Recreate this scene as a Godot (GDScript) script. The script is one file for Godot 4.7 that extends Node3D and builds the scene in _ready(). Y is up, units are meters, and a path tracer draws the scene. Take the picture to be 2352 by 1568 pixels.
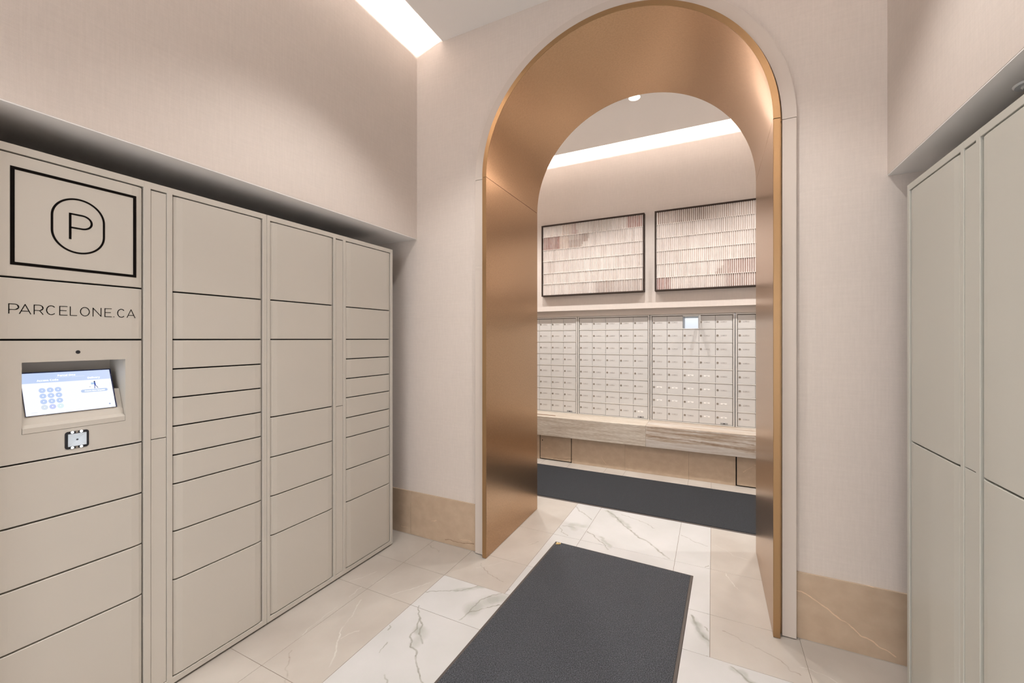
extends Node3D
# Mail and parcel room of an apartment lobby. Metres, y up; the camera stands at x = 0, z = 0 and looks
# towards -z and to the left, the arch wall is at z = -2.31, the mailbox wall at z = -4.7.

const EYE := 1.4
const XL := -1.953       # face of the parcel lockers on the left
const XR := 0.692        # face of the lockers on the right
const ZW := -2.318       # face of the arch wall
const ARCH_X := -0.518   # centre line of the arch
const SPRING := 2.432    # height at which the arch starts to curve

var used := {}
var M := {}

# ------------------------------------------------------------------ names and tags
func numbered(called: String) -> String:
	if not used.has(called):
		used[called] = 0
		return called
	used[called] += 1
	return "%s_%03d" % [called, used[called]]

func tag(o: Node, label: String, category: String, group := "") -> void:
	o.set_meta("label", label)
	o.set_meta("category", category)
	if group != "":
		o.set_meta("group", group)

func thing(called: String, label: String, category: String, at := Vector3.ZERO, turn := 0.0, group := "") -> Node3D:
	var o := Node3D.new()
	o.name = numbered(called)
	add_child(o)
	o.position = at
	o.rotation.y = turn
	tag(o, label, category, group)
	return o

func struct(called: String, label: String, category: String) -> Node3D:
	var o := thing(called, label, category)
	o.set_meta("kind", "structure")
	return o

func obj(called: String, st: SurfaceTool, material: Material, parent: Node = self, at := Vector3.ZERO) -> MeshInstance3D:
	return put(called, st.commit(), material, parent, at)

func put(called: String, mesh: Mesh, material: Material, parent: Node = self, at := Vector3.ZERO) -> MeshInstance3D:
	var o := MeshInstance3D.new()
	o.mesh = mesh
	o.material_override = material
	o.name = numbered(called) if parent == self else called
	parent.add_child(o, true)
	o.position = at
	return o

# ------------------------------------------------------------------ shapes
func begin() -> SurfaceTool:
	var st := SurfaceTool.new()
	st.begin(Mesh.PRIMITIVE_TRIANGLES)
	return st

func uv_of(p: Vector3, n: Vector3) -> Vector2:
	var a := n.abs()
	if a.y >= a.x and a.y >= a.z:
		return Vector2(p.x, p.z)
	if a.z >= a.x:
		return Vector2(p.x, -p.y)
	return Vector2(p.z, -p.y)

func vert(st: SurfaceTool, p: Vector3, n: Vector3, uv: Vector2) -> void:
	st.set_normal(n)
	st.set_uv(uv)
	st.add_vertex(p)

# corners run counter-clockwise as seen from outside
func tri(st: SurfaceTool, a: Vector3, b: Vector3, c: Vector3) -> void:
	var n := (b - a).cross(c - a).normalized()
	for p: Vector3 in [a, c, b]:
		vert(st, p, n, uv_of(p, n))

func quad(st: SurfaceTool, a: Vector3, b: Vector3, c: Vector3, d: Vector3) -> void:
	var n := (c - a).cross(d - b).normalized()
	for p: Vector3 in [a, c, b, a, d, c]:
		vert(st, p, n, uv_of(p, n))

func quad_n(st: SurfaceTool, a: Vector3, b: Vector3, c: Vector3, d: Vector3, na: Vector3, nb: Vector3, nc: Vector3, nd: Vector3) -> void:
	var n := (c - a).cross(d - b).normalized()
	var ps: Array[Vector3] = [a, c, b, a, d, c]
	var ns: Array[Vector3] = [na, nc, nb, na, nd, nc]
	for i in 6:
		vert(st, ps[i], ns[i], uv_of(ps[i], n))

# a box between two corners, its edges chamfered by c
func bx(st: SurfaceTool, lo: Vector3, hi: Vector3, c := 0.0) -> void:
	if c <= 0.0:
		quad(st, Vector3(lo.x, lo.y, hi.z), Vector3(hi.x, lo.y, hi.z), Vector3(hi.x, hi.y, hi.z), Vector3(lo.x, hi.y, hi.z))
		quad(st, Vector3(hi.x, lo.y, lo.z), Vector3(lo.x, lo.y, lo.z), Vector3(lo.x, hi.y, lo.z), Vector3(hi.x, hi.y, lo.z))
		quad(st, Vector3(hi.x, lo.y, hi.z), Vector3(hi.x, lo.y, lo.z), Vector3(hi.x, hi.y, lo.z), Vector3(hi.x, hi.y, hi.z))
		quad(st, Vector3(lo.x, lo.y, lo.z), Vector3(lo.x, lo.y, hi.z), Vector3(lo.x, hi.y, hi.z), Vector3(lo.x, hi.y, lo.z))
		quad(st, Vector3(lo.x, hi.y, hi.z), Vector3(hi.x, hi.y, hi.z), Vector3(hi.x, hi.y, lo.z), Vector3(lo.x, hi.y, lo.z))
		quad(st, Vector3(lo.x, lo.y, lo.z), Vector3(hi.x, lo.y, lo.z), Vector3(hi.x, lo.y, hi.z), Vector3(lo.x, lo.y, hi.z))
		return
	var m := (lo + hi) / 2.0
	var h := (hi - lo) / 2.0
	c = minf(c, 0.45 * minf(h.x, minf(h.y, h.z)) * 2.0)
	var axes := [[0, 1, 2], [1, 2, 0], [2, 0, 1]]
	for ax: Array in axes:
		var i: int = ax[0]
		var j: int = ax[1]
		var k: int = ax[2]
		for s: float in [1.0, -1.0]:
			var p: Array[Vector3] = []
			for q: Array in [[-1, -1], [1, -1], [1, 1], [-1, 1]]:
				var v := Vector3.ZERO
				v[i] = s * h[i]
				v[j] = q[0] * (h[j] - c)
				v[k] = q[1] * (h[k] - c)
				p.append(m + v)
			if s > 0:
				quad(st, p[0], p[1], p[2], p[3])
			else:
				quad(st, p[3], p[2], p[1], p[0])
			for t: float in [1.0, -1.0]:
				var e: Array[Vector3] = []
				for q: Array in [[0, -1], [1, -1], [1, 1], [0, 1]]:
					var v := Vector3.ZERO
					v[i] = s * (h[i] - (c if q[0] == 1 else 0.0))
					v[j] = t * (h[j] - (0.0 if q[0] == 1 else c))
					v[k] = q[1] * (h[k] - c)
					e.append(m + v)
				if s * t > 0:
					quad(st, e[0], e[1], e[2], e[3])
				else:
					quad(st, e[3], e[2], e[1], e[0])
	for sx: float in [1.0, -1.0]:
		for sy: float in [1.0, -1.0]:
			for sz: float in [1.0, -1.0]:
				var a := m + Vector3(sx * h.x, sy * (h.y - c), sz * (h.z - c))
				var b := m + Vector3(sx * (h.x - c), sy * h.y, sz * (h.z - c))
				var d := m + Vector3(sx * (h.x - c), sy * (h.y - c), sz * h.z)
				if sx * sy * sz > 0:
					tri(st, a, b, d)
				else:
					tri(st, a, d, b)

func box(lo: Vector3, hi: Vector3, c := 0.0) -> SurfaceTool:
	var st := begin()
	bx(st, lo, hi, c)
	return st

# a flat outline in x and y, given depth from z0 to z1
func extrude(st: SurfaceTool, outline: PackedVector2Array, z0: float, z1: float) -> void:
	var poly := outline.duplicate()
	if Geometry2D.is_polygon_clockwise(poly):
		poly.reverse()
	var ids := Geometry2D.triangulate_polygon(poly)
	for i in range(0, ids.size(), 3):
		var a := poly[ids[i]]
		var b := poly[ids[i + 1]]
		var c := poly[ids[i + 2]]
		if (b - a).cross(c - a) < 0:
			var t := b
			b = c
			c = t
		tri(st, Vector3(a.x, a.y, z1), Vector3(b.x, b.y, z1), Vector3(c.x, c.y, z1))
		tri(st, Vector3(a.x, a.y, z0), Vector3(c.x, c.y, z0), Vector3(b.x, b.y, z0))
	for i in poly.size():
		var a := poly[i]
		var b := poly[(i + 1) % poly.size()]
		quad(st, Vector3(a.x, a.y, z0), Vector3(b.x, b.y, z0), Vector3(b.x, b.y, z1), Vector3(a.x, a.y, z1))

# an arc of a ring between two radii, deep from z0 to z1, smooth along the arc; squash flattens the crown
func ring_arc(st: SurfaceTool, r0: float, r1: float, z0: float, z1: float, a0: float, a1: float, steps: int, squash := 1.0) -> void:
	for i in steps:
		var ta := lerpf(a0, a1, float(i) / steps)
		var tb := lerpf(a0, a1, float(i + 1) / steps)
		var na := Vector3(cos(ta), sin(ta), 0)
		var nb := Vector3(cos(tb), sin(tb), 0)
		var sa := Vector3(cos(ta), sin(ta) * squash, 0)
		var sb := Vector3(cos(tb), sin(tb) * squash, 0)
		var c := Vector3(ARCH_X, SPRING, 0)
		var z := Vector3(0, 0, 1)
		quad_n(st, c + sb * r0 + z * z0, c + sa * r0 + z * z0, c + sa * r0 + z * z1, c + sb * r0 + z * z1, -nb, -na, -na, -nb)
		quad_n(st, c + sa * r1 + z * z0, c + sb * r1 + z * z0, c + sb * r1 + z * z1, c + sa * r1 + z * z1, na, nb, nb, na)
		quad(st, c + sa * r0 + z * z1, c + sa * r1 + z * z1, c + sb * r1 + z * z1, c + sb * r0 + z * z1)
		quad(st, c + sb * r0 + z * z0, c + sb * r1 + z * z0, c + sa * r1 + z * z0, c + sa * r0 + z * z0)
	for e: Array in [[a0, 1.0], [a1, -1.0]]:
		var s := Vector3(cos(e[0]), sin(e[0]) * squash, 0)
		var c := Vector3(ARCH_X, SPRING, 0)
		var p: Array[Vector3] = [c + s * r0 + Vector3(0, 0, z0), c + s * r1 + Vector3(0, 0, z0), c + s * r1 + Vector3(0, 0, z1), c + s * r0 + Vector3(0, 0, z1)]
		if e[1] > 0:
			quad(st, p[0], p[1], p[2], p[3])
		else:
			quad(st, p[3], p[2], p[1], p[0])

func lathe(st: SurfaceTool, profile: PackedVector2Array, axis: Basis, at: Vector3, steps := 24) -> void:
	# profile of (radius, height) along the axis' y, from the bottom up the outside to the top
	for i in steps:
		var a := TAU * i / steps
		var b := TAU * (i + 1) / steps
		for k in profile.size() - 1:
			var p := profile[k]
			var q := profile[k + 1]
			var w := func(r: float, h: float, t: float) -> Vector3: return at + axis * Vector3(r * cos(t), h, -r * sin(t))
			if p.x < 1e-6:
				tri(st, w.call(p.x, p.y, a), w.call(q.x, q.y, b), w.call(q.x, q.y, a))
			elif q.x < 1e-6:
				tri(st, w.call(p.x, p.y, a), w.call(p.x, p.y, b), w.call(q.x, q.y, a))
			else:
				quad(st, w.call(p.x, p.y, a), w.call(p.x, p.y, b), w.call(q.x, q.y, b), w.call(q.x, q.y, a))

# a stroke of even width along a line in x and y
func stroke(st: SurfaceTool, line: PackedVector2Array, width: float, z0: float, z1: float) -> void:
	for poly in Geometry2D.offset_polyline(PackedVector2Array(scaled(line, 1000.0)), width * 500.0, Geometry2D.JOIN_MITER, Geometry2D.END_BUTT):
		if not Geometry2D.is_polygon_clockwise(poly):
			extrude(st, scaled(poly, 0.001), z0, z1)

func scaled(pts: PackedVector2Array, k: float) -> PackedVector2Array:
	var out := PackedVector2Array()
	for p in pts:
		out.append(p * k)
	return out

func arc(c: Vector2, rx: float, ry: float, from: float, to: float, steps := 14) -> PackedVector2Array:
	var out := PackedVector2Array()
	for i in steps + 1:
		var t := deg_to_rad(lerpf(from, to, float(i) / steps))
		out.append(c + Vector2(rx * cos(t), ry * sin(t)))
	return out

# ------------------------------------------------------------------ materials
func rgb(r: float, g: float, b: float) -> Color:
	return Color(r / 255.0, g / 255.0, b / 255.0)

func mat(called: String, color: Color, rough: float, metal := 0.0) -> StandardMaterial3D:
	var m := StandardMaterial3D.new()
	m.resource_name = called
	m.albedo_color = color
	m.roughness = rough
	m.metallic = metal
	M[called] = m
	return m

func noise(freq: float, seed_: int, octaves := 4) -> FastNoiseLite:
	var n := FastNoiseLite.new()
	n.noise_type = FastNoiseLite.TYPE_SIMPLEX_SMOOTH
	n.seed = seed_
	n.frequency = freq
	n.fractal_octaves = octaves
	return n

# a cloudy stone ground between two tones
func clouds(w: int, h: int, a: Color, b: Color, freq: float, seed_: int, grain := 0.0) -> Image:
	var im := Image.create(w, h, false, Image.FORMAT_RGB8)
	var n := noise(freq, seed_, 5)
	var rng := RandomNumberGenerator.new()
	rng.seed = seed_
	for y in h:
		for x in w:
			var c := a.lerp(b, clampf(n.get_noise_2d(x, y) * 0.9 + 0.5, 0, 1))
			var g := 1.0 + grain * (rng.randf() - 0.5)
			im.set_pixel(x, y, Color(c.r * g, c.g * g, c.b * g))
	return im

# a wandering vein of stone along points in metres; area is the rectangle that the picture covers
func vein(im: Image, area: Rect2, pts: Array, width: float, color: Color, strength: float, seed_: int, rough := 0.012) -> void:
	var n := noise(9.0, seed_, 3)
	var k := Vector2(im.get_width() / area.size.x, im.get_height() / area.size.y)
	var step := 0.6 / k.x
	for i in pts.size() - 1:
		var a: Vector2 = pts[i]
		var b: Vector2 = pts[i + 1]
		var count := maxi(1, int(a.distance_to(b) / step))
		for s in count:
			var t := float(s) / count
			var p := a.lerp(b, t)
			p += Vector2(n.get_noise_2d(p.x * 1.3, p.y * 1.3 + 5.0), n.get_noise_2d(p.x * 1.3 + 9.0, p.y * 1.3)) * rough
			var w := width * (0.55 + 0.9 * absf(n.get_noise_2d(p.x * 2.0 + 31.0, p.y * 2.0))) 
			var f := strength * clampf(0.75 + 0.9 * n.get_noise_2d(p.x + 77.0, p.y + 3.0), 0.15, 1.0)
			var px := (p - area.position) * k
			var r := maxf(0.8, w * k.x * 0.5)
			for y in range(int(px.y - r) - 1, int(px.y + r) + 2):
				for x in range(int(px.x - r) - 1, int(px.x + r) + 2):
					if x < 0 or y < 0 or x >= im.get_width() or y >= im.get_height():
						continue
					var d := Vector2(x + 0.5, y + 0.5).distance_to(px) / (r + 0.5)
					if d < 1.0:
						var m := f * (1.0 - d * d) * minf(1.0, step * k.x * 2.2 / r)
						im.set_pixel(x, y, im.get_pixel(x, y).lerp(color, m))

func V(list: Array) -> Array:
	var out := []
	for i in range(0, list.size(), 2):
		out.append(Vector2(list[i], list[i + 1]))
	return out

func textured(m: StandardMaterial3D, im: Image, area: Rect2) -> void:
	im.generate_mipmaps()
	m.albedo_texture = ImageTexture.create_from_image(im)
	m.uv1_scale = Vector3(1.0 / area.size.x, 1.0 / area.size.y, 1)
	m.uv1_offset = Vector3(-area.position.x / area.size.x, -area.position.y / area.size.y, 0)

func make_materials() -> void:
	# wallcovering: a linen weave
	var lin := Image.create(512, 512, false, Image.FORMAT_RGB8)
	var rng := RandomNumberGenerator.new()
	rng.seed = 4
	var rows := []
	var cols := []
	for i in 512:
		rows.append(rng.randf())
		cols.append(rng.randf())
	var nv := noise(0.02, 8, 3)
	for y in 512:
		for x in 512:
			var v := 0.965 + 0.012 * nv.get_noise_2d(x * 3.0, y * 0.35) + 0.010 * nv.get_noise_2d(x * 0.3 + 900.0, y * 3.0) + 0.012 * (float(rows[y]) - 0.5) + 0.014 * (float(cols[x]) - 0.5) + 0.03 * (rng.randf() - 0.5)
			lin.set_pixel(x, y, Color(v, v, v))
	lin.generate_mipmaps()
	var lin_tex := ImageTexture.create_from_image(lin)
	var wall := mat("linen wallcovering", rgb(219, 209, 201), 0.8)
	wall.albedo_texture = lin_tex
	wall.uv1_triplanar = true
	wall.uv1_world_triplanar = true
	wall.uv1_scale = Vector3.ONE * 2.4
	wall.heightmap_enabled = true
	wall.heightmap_texture = lin_tex
	wall.heightmap_scale = 0.25
	mat("ceiling paint", rgb(244, 242, 240), 0.9)
	mat("casing paint", rgb(202, 192, 183), 0.5)
	mat("locker paint", rgb(190, 185, 176), 0.42)
	mat("cool locker paint", rgb(187, 187, 179), 0.36)  # the locker paint again in a slightly cooler tone, for the right bank
	mat("locker inside", rgb(22, 18, 14), 0.8)
	mat("mailbox metal", rgb(203, 201, 198), 0.4)
	mat("mailbox frame", rgb(208, 205, 200), 0.38)
	mat("lock steel", rgb(142, 133, 122), 0.5, 0.4)
	mat("label window", rgb(188, 184, 180), 0.3)
	mat("white label", rgb(240, 238, 234), 0.4)
	mat("emblem plate", rgb(150, 150, 150), 0.4)
	mat("black print", rgb(20, 17, 15), 0.9)
	M["black print"].metallic_specular = 0.15
	mat("black plastic", rgb(34, 35, 40), 0.3)
	mat("white plastic", rgb(226, 230, 234), 0.4)
	mat("pale plastic", rgb(188, 197, 205), 0.5)
	mat("frame wood", rgb(46, 30, 18), 0.75)
	mat("seam paint", rgb(226, 220, 215), 0.7)
	mat("mailbox gap shade", rgb(92, 84, 76), 0.8)  # dark tone put behind the doors for the shade in their joints
	mat("dark gap", rgb(20, 14, 10), 0.9)
	mat("rubber", rgb(76, 70, 66), 0.6)
	mat("wood", rgb(120, 84, 56), 0.6)
	mat("crumb", rgb(238, 206, 146), 0.6)
	var relief := mat("painted relief", Color.WHITE, 0.75)
	relief.vertex_color_use_as_albedo = true
	# bronze sheet with a fine satin grain
	var bz := mat("satin bronze", rgb(194, 160, 126), 0.27, 1.0)
	var gr := clouds(256, 256, rgb(236, 236, 236), rgb(255, 255, 255), 0.09, 3, 0.06)
	gr.generate_mipmaps()
	bz.albedo_texture = ImageTexture.create_from_image(gr)
	bz.uv1_triplanar = true
	bz.uv1_scale = Vector3.ONE * 3.0
	mat("bronze edge", rgb(170, 139, 103), 0.36, 1.0)
	# carpet
	var ramp := Gradient.new()
	ramp.set_color(0, rgb(44, 45, 47))
	ramp.set_color(1, rgb(146, 146, 148))
	ramp.add_point(0.5, rgb(86, 87, 89))
	var cn := noise(0.085, 12, 4)
	cn.domain_warp_enabled = true
	cn.domain_warp_amplitude = 14.0
	cn.domain_warp_frequency = 0.05
	var ct := NoiseTexture2D.new()
	ct.width = 1024
	ct.height = 1024
	ct.seamless = true
	ct.noise = cn
	ct.color_ramp = ramp
	var ch := NoiseTexture2D.new()
	ch.width = 1024
	ch.height = 1024
	ch.seamless = true
	ch.noise = cn
	var carpet := mat("carpet", rgb(200, 207, 217), 0.95)
	carpet.albedo_texture = ct
	carpet.heightmap_enabled = true
	carpet.heightmap_texture = ch
	carpet.heightmap_scale = 0.6
	carpet.uv1_scale = Vector3(2.2, 1.7, 1)
	var runner: StandardMaterial3D = carpet.duplicate()
	runner.resource_name = "runner carpet"
	runner.albedo_color = rgb(134, 141, 150)
	M["runner carpet"] = runner
	# white marble tiles: veins drawn where the photograph has them
	var wa := Rect2(-1.44, -3.4, 1.84, 2.8)
	var wi := clouds(256, 384, rgb(236, 232, 226), rgb(226, 223, 216), 0.02, 21)
	var grey := rgb(198, 198, 186)
	for v: Array in [[[-1.12, -1.78, -1.09, -1.89, -1.06, -1.93, -1.01, -1.96], 0.10], [[-1.29, -1.58, -1.25, -1.55, -1.22, -1.49], 0.07], [[-1.28, -1.90, -1.17, -2.0], 0.035], [[-0.77, -3.33, -0.66, -3.22, -0.55, -3.1], 0.05], [[-0.84, -2.98, -0.95, -2.96, -0.9, -2.88], 0.07], [[-0.1, -2.24, -0.06, -2.16, -0.01, -2.07], 0.05], [[0.07, -1.98, 0.17, -1.92, 0.24, -1.86], 0.03], [[-0.7, -2.86, -0.62, -2.75], 0.03]]:
		vein(wi, wa, V(v[0]), v[1], grey, 0.42, 5, 0.03)
	wi.resize(1024, 1536, Image.INTERPOLATE_CUBIC)
	var dark := rgb(160, 156, 140)
	var i := 0
	for v: Array in [[[-1.02, -3.3, -0.97, -3.23, -0.91, -3.18, -0.85, -3.13, -0.83, -3.1], 0.009], [[-0.77, -3.33, -0.72, -3.29, -0.66, -3.22, -0.59, -3.12, -0.52, -3.05, -0.45, -2.97, -0.40, -2.94, -0.37, -2.92, -0.31, -2.84, -0.24, -2.77], 0.013], [[-0.82, -2.91, -0.76, -2.87, -0.71, -2.82, -0.66, -2.77, -0.62, -2.72], 0.010], [[-1.02, -2.89, -0.98, -2.82, -0.92, -2.78], 0.006], [[-1.01, -2.92, -0.97, -2.93, -0.91, -2.92], 0.006], [[-0.65, -3.31, -0.58, -3.29, -0.47, -3.24, -0.38, -3.17], 0.005], [[-0.2, -3.15, -0.15, -3.12, -0.1, -3.08, -0.03, -3.06], 0.005], [[-0.04, -2.77, -0.02, -2.81], 0.007], [[-0.1, -2.26, -0.07, -2.2, -0.06, -2.16, -0.01, -2.09], 0.012], [[-0.04, -2.2, -0.01, -2.17], 0.005], [[0.07, -1.98, 0.11, -1.95, 0.17, -1.92], 0.009], [[-1.38, -1.7, -1.32, -1.64, -1.29, -1.58, -1.28, -1.53, -1.25, -1.48, -1.2, -1.45, -1.14, -1.4, -1.11, -1.37, -1.06, -1.33, -1.0, -1.2], 0.007], [[-1.31, -1.64, -1.25, -1.56, -1.2, -1.51], 0.008], [[-1.13, -1.71, -1.12, -1.77, -1.08, -1.82, -1.04, -1.87, -0.99, -1.91], 0.007], [[-1.12, -1.78, -1.11, -1.89, -1.07, -1.97, -1.01, -2.04], 0.006], [[-1.42, -1.82, -1.33, -1.88, -1.27, -1.91, -1.19, -1.99], 0.006], [[-1.42, -1.53, -1.4, -1.5], 0.006], [[-1.34, -1.38, -1.35, -1.44], 0.004], [[-1.22, -1.3, -1.2, -1.28, -1.18, -1.25], 0.007]]:
		i += 1
		vein(wi, wa, V(v[0]), float(v[1]) * 1.5, dark, 0.30, 40 + i, 0.014)
	var white := mat("white marble tile", rgb(208, 211, 216), 0.28)
	textured(white, wi, wa)
	# beige stone tiles
	var ba := Rect2(-2.1, -4.5, 2.85, 4.0)
	var bi := clouds(384, 512, rgb(218, 202, 186), rgb(203, 186, 170), 0.018, 33)
	bi.resize(1024, 1536, Image.INTERPOLATE_CUBIC)
	var pale := rgb(238, 226, 210)
	i = 0
	for v: Array in [[[-1.58, -1.71, -1.54, -1.77, -1.51, -1.82, -1.46, -1.9], 0.007, 0.8], [[-1.77, -1.6, -1.78, -1.67, -1.78, -1.7], 0.006, 0.7], [[-1.74, -1.28, -1.76, -1.42, -1.76, -1.52], 0.005, 0.6], [[-1.47, -1.22, -1.51, -1.29, -1.57, -1.36, -1.61, -1.41, -1.64, -1.5, -1.69, -1.61], 0.009, 0.8], [[-1.56, -1.36, -1.55, -1.4, -1.52, -1.44], 0.006, 0.7], [[-1.88, -1.71, -1.85, -1.76, -1.81, -1.85], 0.005, 0.6], [[-1.74, -1.74, -1.72, -1.82], 0.004, 0.5], [[0.07, -2.75, 0.1, -2.69, 0.12, -2.63, 0.14, -2.59], 0.006, 0.8], [[0.33, -2.11, 0.37, -2.12, 0.5, -2.06], 0.004, 0.6], [[-1.3, -2.15, -1.2, -2.24, -1.12, -2.36], 0.004, 0.4], [[0.02, -3.1, 0.13, -3.0, 0.2, -2.98], 0.004, 0.4]]:
		i += 1
		vein(bi, ba, V(v[0]), v[1] * 0.8, pale, float(v[2]) * 0.6, 60 + i, 0.012)
	i = 0
	for v: Array in [[-1.3, -2.2, -1.2, -2.12, -1.08, -2.1], [-1.75, -2.25, -1.6, -2.2], [-1.13, -2.55, -1.08, -2.62], [0.05, -2.2, 0.2, -2.15, 0.33, -2.05], [-1.7, -1.2, -1.5, -1.05]]:
		i += 1
		vein(bi, ba, V(v), 0.004, rgb(168, 148, 130), 0.35, 80 + i, 0.02)
	var beige := mat("beige stone tile", rgb(214, 224, 233), 0.3)
	textured(beige, bi, ba)
	mat("grout", rgb(128, 117, 106), 0.9)
	# brown stone of skirting and counter base
	var sa := Rect2(-2.1, -0.32, 2.85, 0.32)
	var si := clouds(512, 64, rgb(196, 178, 157), rgb(186, 167, 146), 0.06, 44)
	si.resize(1536, 176, Image.INTERPOLATE_CUBIC)
	i = 0
	for v: Array in [[[0.352, -0.223, 0.362, -0.219, 0.411, -0.206, 0.465, -0.174, 0.516, -0.136, 0.567, -0.105, 0.611, -0.077, 0.665, -0.053, 0.712, -0.032], 0.006, 0.8], [[-1.758, -0.13, -1.714, -0.144], 0.010, 0.7], [[-2.033, -0.043, -1.968, -0.04], 0.006, 0.6], [[-1.46, -0.036, -1.409, -0.041], 0.004, 0.6], [[-1.09, -0.11, -1.03, -0.04], 0.004, 0.6], [[0.26, -0.14, 0.34, -0.2], 0.006, 0.6], [[-1.53, -0.05, -1.43, -0.06], 0.005, 0.5]]:
		i += 1
		vein(si, sa, V(v[0]), v[1], rgb(226, 204, 178), v[2], 90 + i, 0.008)
	vein(si, sa, V([-1.642, -0.025, -1.6, -0.033, -1.546, -0.032, -1.409, -0.045]), 0.005, rgb(120, 96, 74), 0.4, 99, 0.006)
	var brown := mat("brown stone", rgb(250, 246, 242), 0.42)
	textured(brown, si, sa)
	# vein-cut stone of the counter: long level bands
	for side in 2:
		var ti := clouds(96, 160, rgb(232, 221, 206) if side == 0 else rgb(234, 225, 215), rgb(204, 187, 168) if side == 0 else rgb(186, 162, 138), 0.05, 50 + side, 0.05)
		ti.resize(1024, 160, Image.INTERPOLATE_CUBIC)
		var fine := clouds(200, 256, rgb(255, 255, 255), rgb(222, 214, 204), 0.2, 70 + side)
		fine.resize(1024, 160, Image.INTERPOLATE_CUBIC)
		for y in 160:
			for x in 1024:
				ti.set_pixel(x, y, ti.get_pixel(x, y) * fine.get_pixel(x, y))
		var ta := Rect2(-2.2, -0.56, 2.6, 0.28)
		if side == 1:
			for v: Array in [[[-0.6, -0.395, -0.5, -0.405, -0.35, -0.4, -0.2, -0.4, -0.05, -0.385, 0.1, -0.375, 0.35, -0.36], 0.02, 0.8], [[-0.6, -0.46, -0.3, -0.45, 0.0, -0.44, 0.35, -0.42], 0.016, 0.5], [[-0.6, -0.49, -0.2, -0.49, 0.35, -0.48], 0.012, 0.4], [[-0.1, -0.40, 0.1, -0.385, 0.35, -0.375], 0.012, 0.7]]:
				vein(ti, ta, V(v[0]), float(v[1]) * 1.3, rgb(142, 112, 88), float(v[2]) * 0.45, 7, 0.004)
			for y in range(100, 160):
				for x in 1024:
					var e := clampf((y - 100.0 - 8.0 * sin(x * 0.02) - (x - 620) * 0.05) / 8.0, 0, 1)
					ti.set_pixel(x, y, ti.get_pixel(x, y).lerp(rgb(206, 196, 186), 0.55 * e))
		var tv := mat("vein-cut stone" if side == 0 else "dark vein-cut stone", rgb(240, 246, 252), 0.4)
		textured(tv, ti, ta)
	make_screen()
	# lamps
	var lamp := mat("lamp glow", Color.WHITE, 0.5)
	lamp.emission_enabled = true
	lamp.emission = rgb(255, 248, 238)
	lamp.emission_energy_multiplier = 2.2
	var strip := mat("led strip glow", Color.WHITE, 0.5)
	strip.emission_enabled = true
	strip.emission = rgb(255, 243, 234)
	strip.emission_energy_multiplier = 1.5
	var fill_glow := mat("fill panel glow", Color.WHITE, 0.6)  # glow of the panel added behind the viewer as fill
	fill_glow.emission_enabled = true
	fill_glow.emission = rgb(244, 249, 255)
	fill_glow.emission_energy_multiplier = 0.9
	var led := mat("led glow", Color.WHITE, 0.4)
	led.emission_enabled = true
	led.emission = rgb(240, 250, 255)
	led.emission_energy_multiplier = 1.3
	var ink := mat("screen text glow", Color.WHITE, 0.5)
	ink.emission_enabled = true
	ink.emission = rgb(250, 252, 255)
	ink.emission_energy_multiplier = 1.25

# the picture on the locker terminal: a header, a keypad, a small walker with a parcel, a button
func make_screen() -> void:
	var im := Image.create(640, 460, false, Image.FORMAT_RGB8)
	im.fill(rgb(250, 252, 255))
	for y in 112:
		for x in 640:
			im.set_pixel(x, y, rgb(196, 213, 246).lerp(rgb(214, 226, 252), absf(x - 120.0) / 640.0))
	var disc := func(cx: float, cy: float, rx: float, ry: float, c: Color) -> void:
		for y in range(int(cy - ry), int(cy + ry) + 1):
			for x in range(int(cx - rx), int(cx + rx) + 1):
				if pow((x - cx) / rx, 2) + pow((y - cy) / ry, 2) <= 1.0 and x >= 0 and y >= 0 and x < 640 and y < 460:
					im.set_pixel(x, y, c)
	for r in 4:
		for c in 3:
			var tone := rgb(193, 211, 246)
			if r == 3:
				tone = [rgb(218, 228, 240), rgb(200, 208, 248), rgb(224, 242, 246)][c]
			disc.call(125 + c * 54, 196 + r * 62, 23, 27, tone)
	for t in 101:
		disc.call(408 + t * 1.76, 240, 15, 17, rgb(190, 208, 240))
	var body := rgb(70, 92, 176)
	disc.call(506, 138, 6, 10, rgb(60, 70, 110))
	im.fill_rect(Rect2i(478, 146, 26, 22), rgb(180, 206, 236))
	disc.call(507, 164, 6, 20, body)
	for t in 40:
		disc.call(505 - t * 0.12, 176 + t, 2.5, 3, body)
		disc.call(509 + t * 0.42, 176 + t * 0.9, 2.2, 3, rgb(60, 74, 130))
	disc.call(466, 194, 6, 5, rgb(205, 206, 212))
	disc.call(596, 415, 6, 8, rgb(150, 165, 205))
	im.fill_rect(Rect2i(36, 428, 40, 3), rgb(216, 220, 230))
	im.fill_rect(Rect2i(232, 58, 96, 3), rgb(236, 242, 254))
	im.fill_rect(Rect2i(344, 58, 96, 3), rgb(236, 242, 254))
	im.generate_mipmaps()
	var s := mat("terminal screen", Color.BLACK, 0.7)
	s.metallic_specular = 0.1
	s.emission_enabled = true
	s.emission_operator = BaseMaterial3D.EMISSION_OP_MULTIPLY
	s.emission = Color.WHITE
	s.emission_texture = ImageTexture.create_from_image(im)
	s.emission_energy_multiplier = 1.3

# ------------------------------------------------------------------ camera and light
func spot(at: Vector3, energy: float, angle: float, color: Color) -> void:
	var l := SpotLight3D.new()
	l.name = numbered("downlight_beam")
	l.light_color = color
	l.light_energy = energy
	l.spot_angle = angle
	l.spot_angle_attenuation = 0.5
	l.spot_range = 9.0
	l.spot_attenuation = 2.0
	l.light_size = 0.035
	l.shadow_enabled = true
	add_child(l)
	l.position = at
	l.rotation_degrees.x = -90

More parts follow.
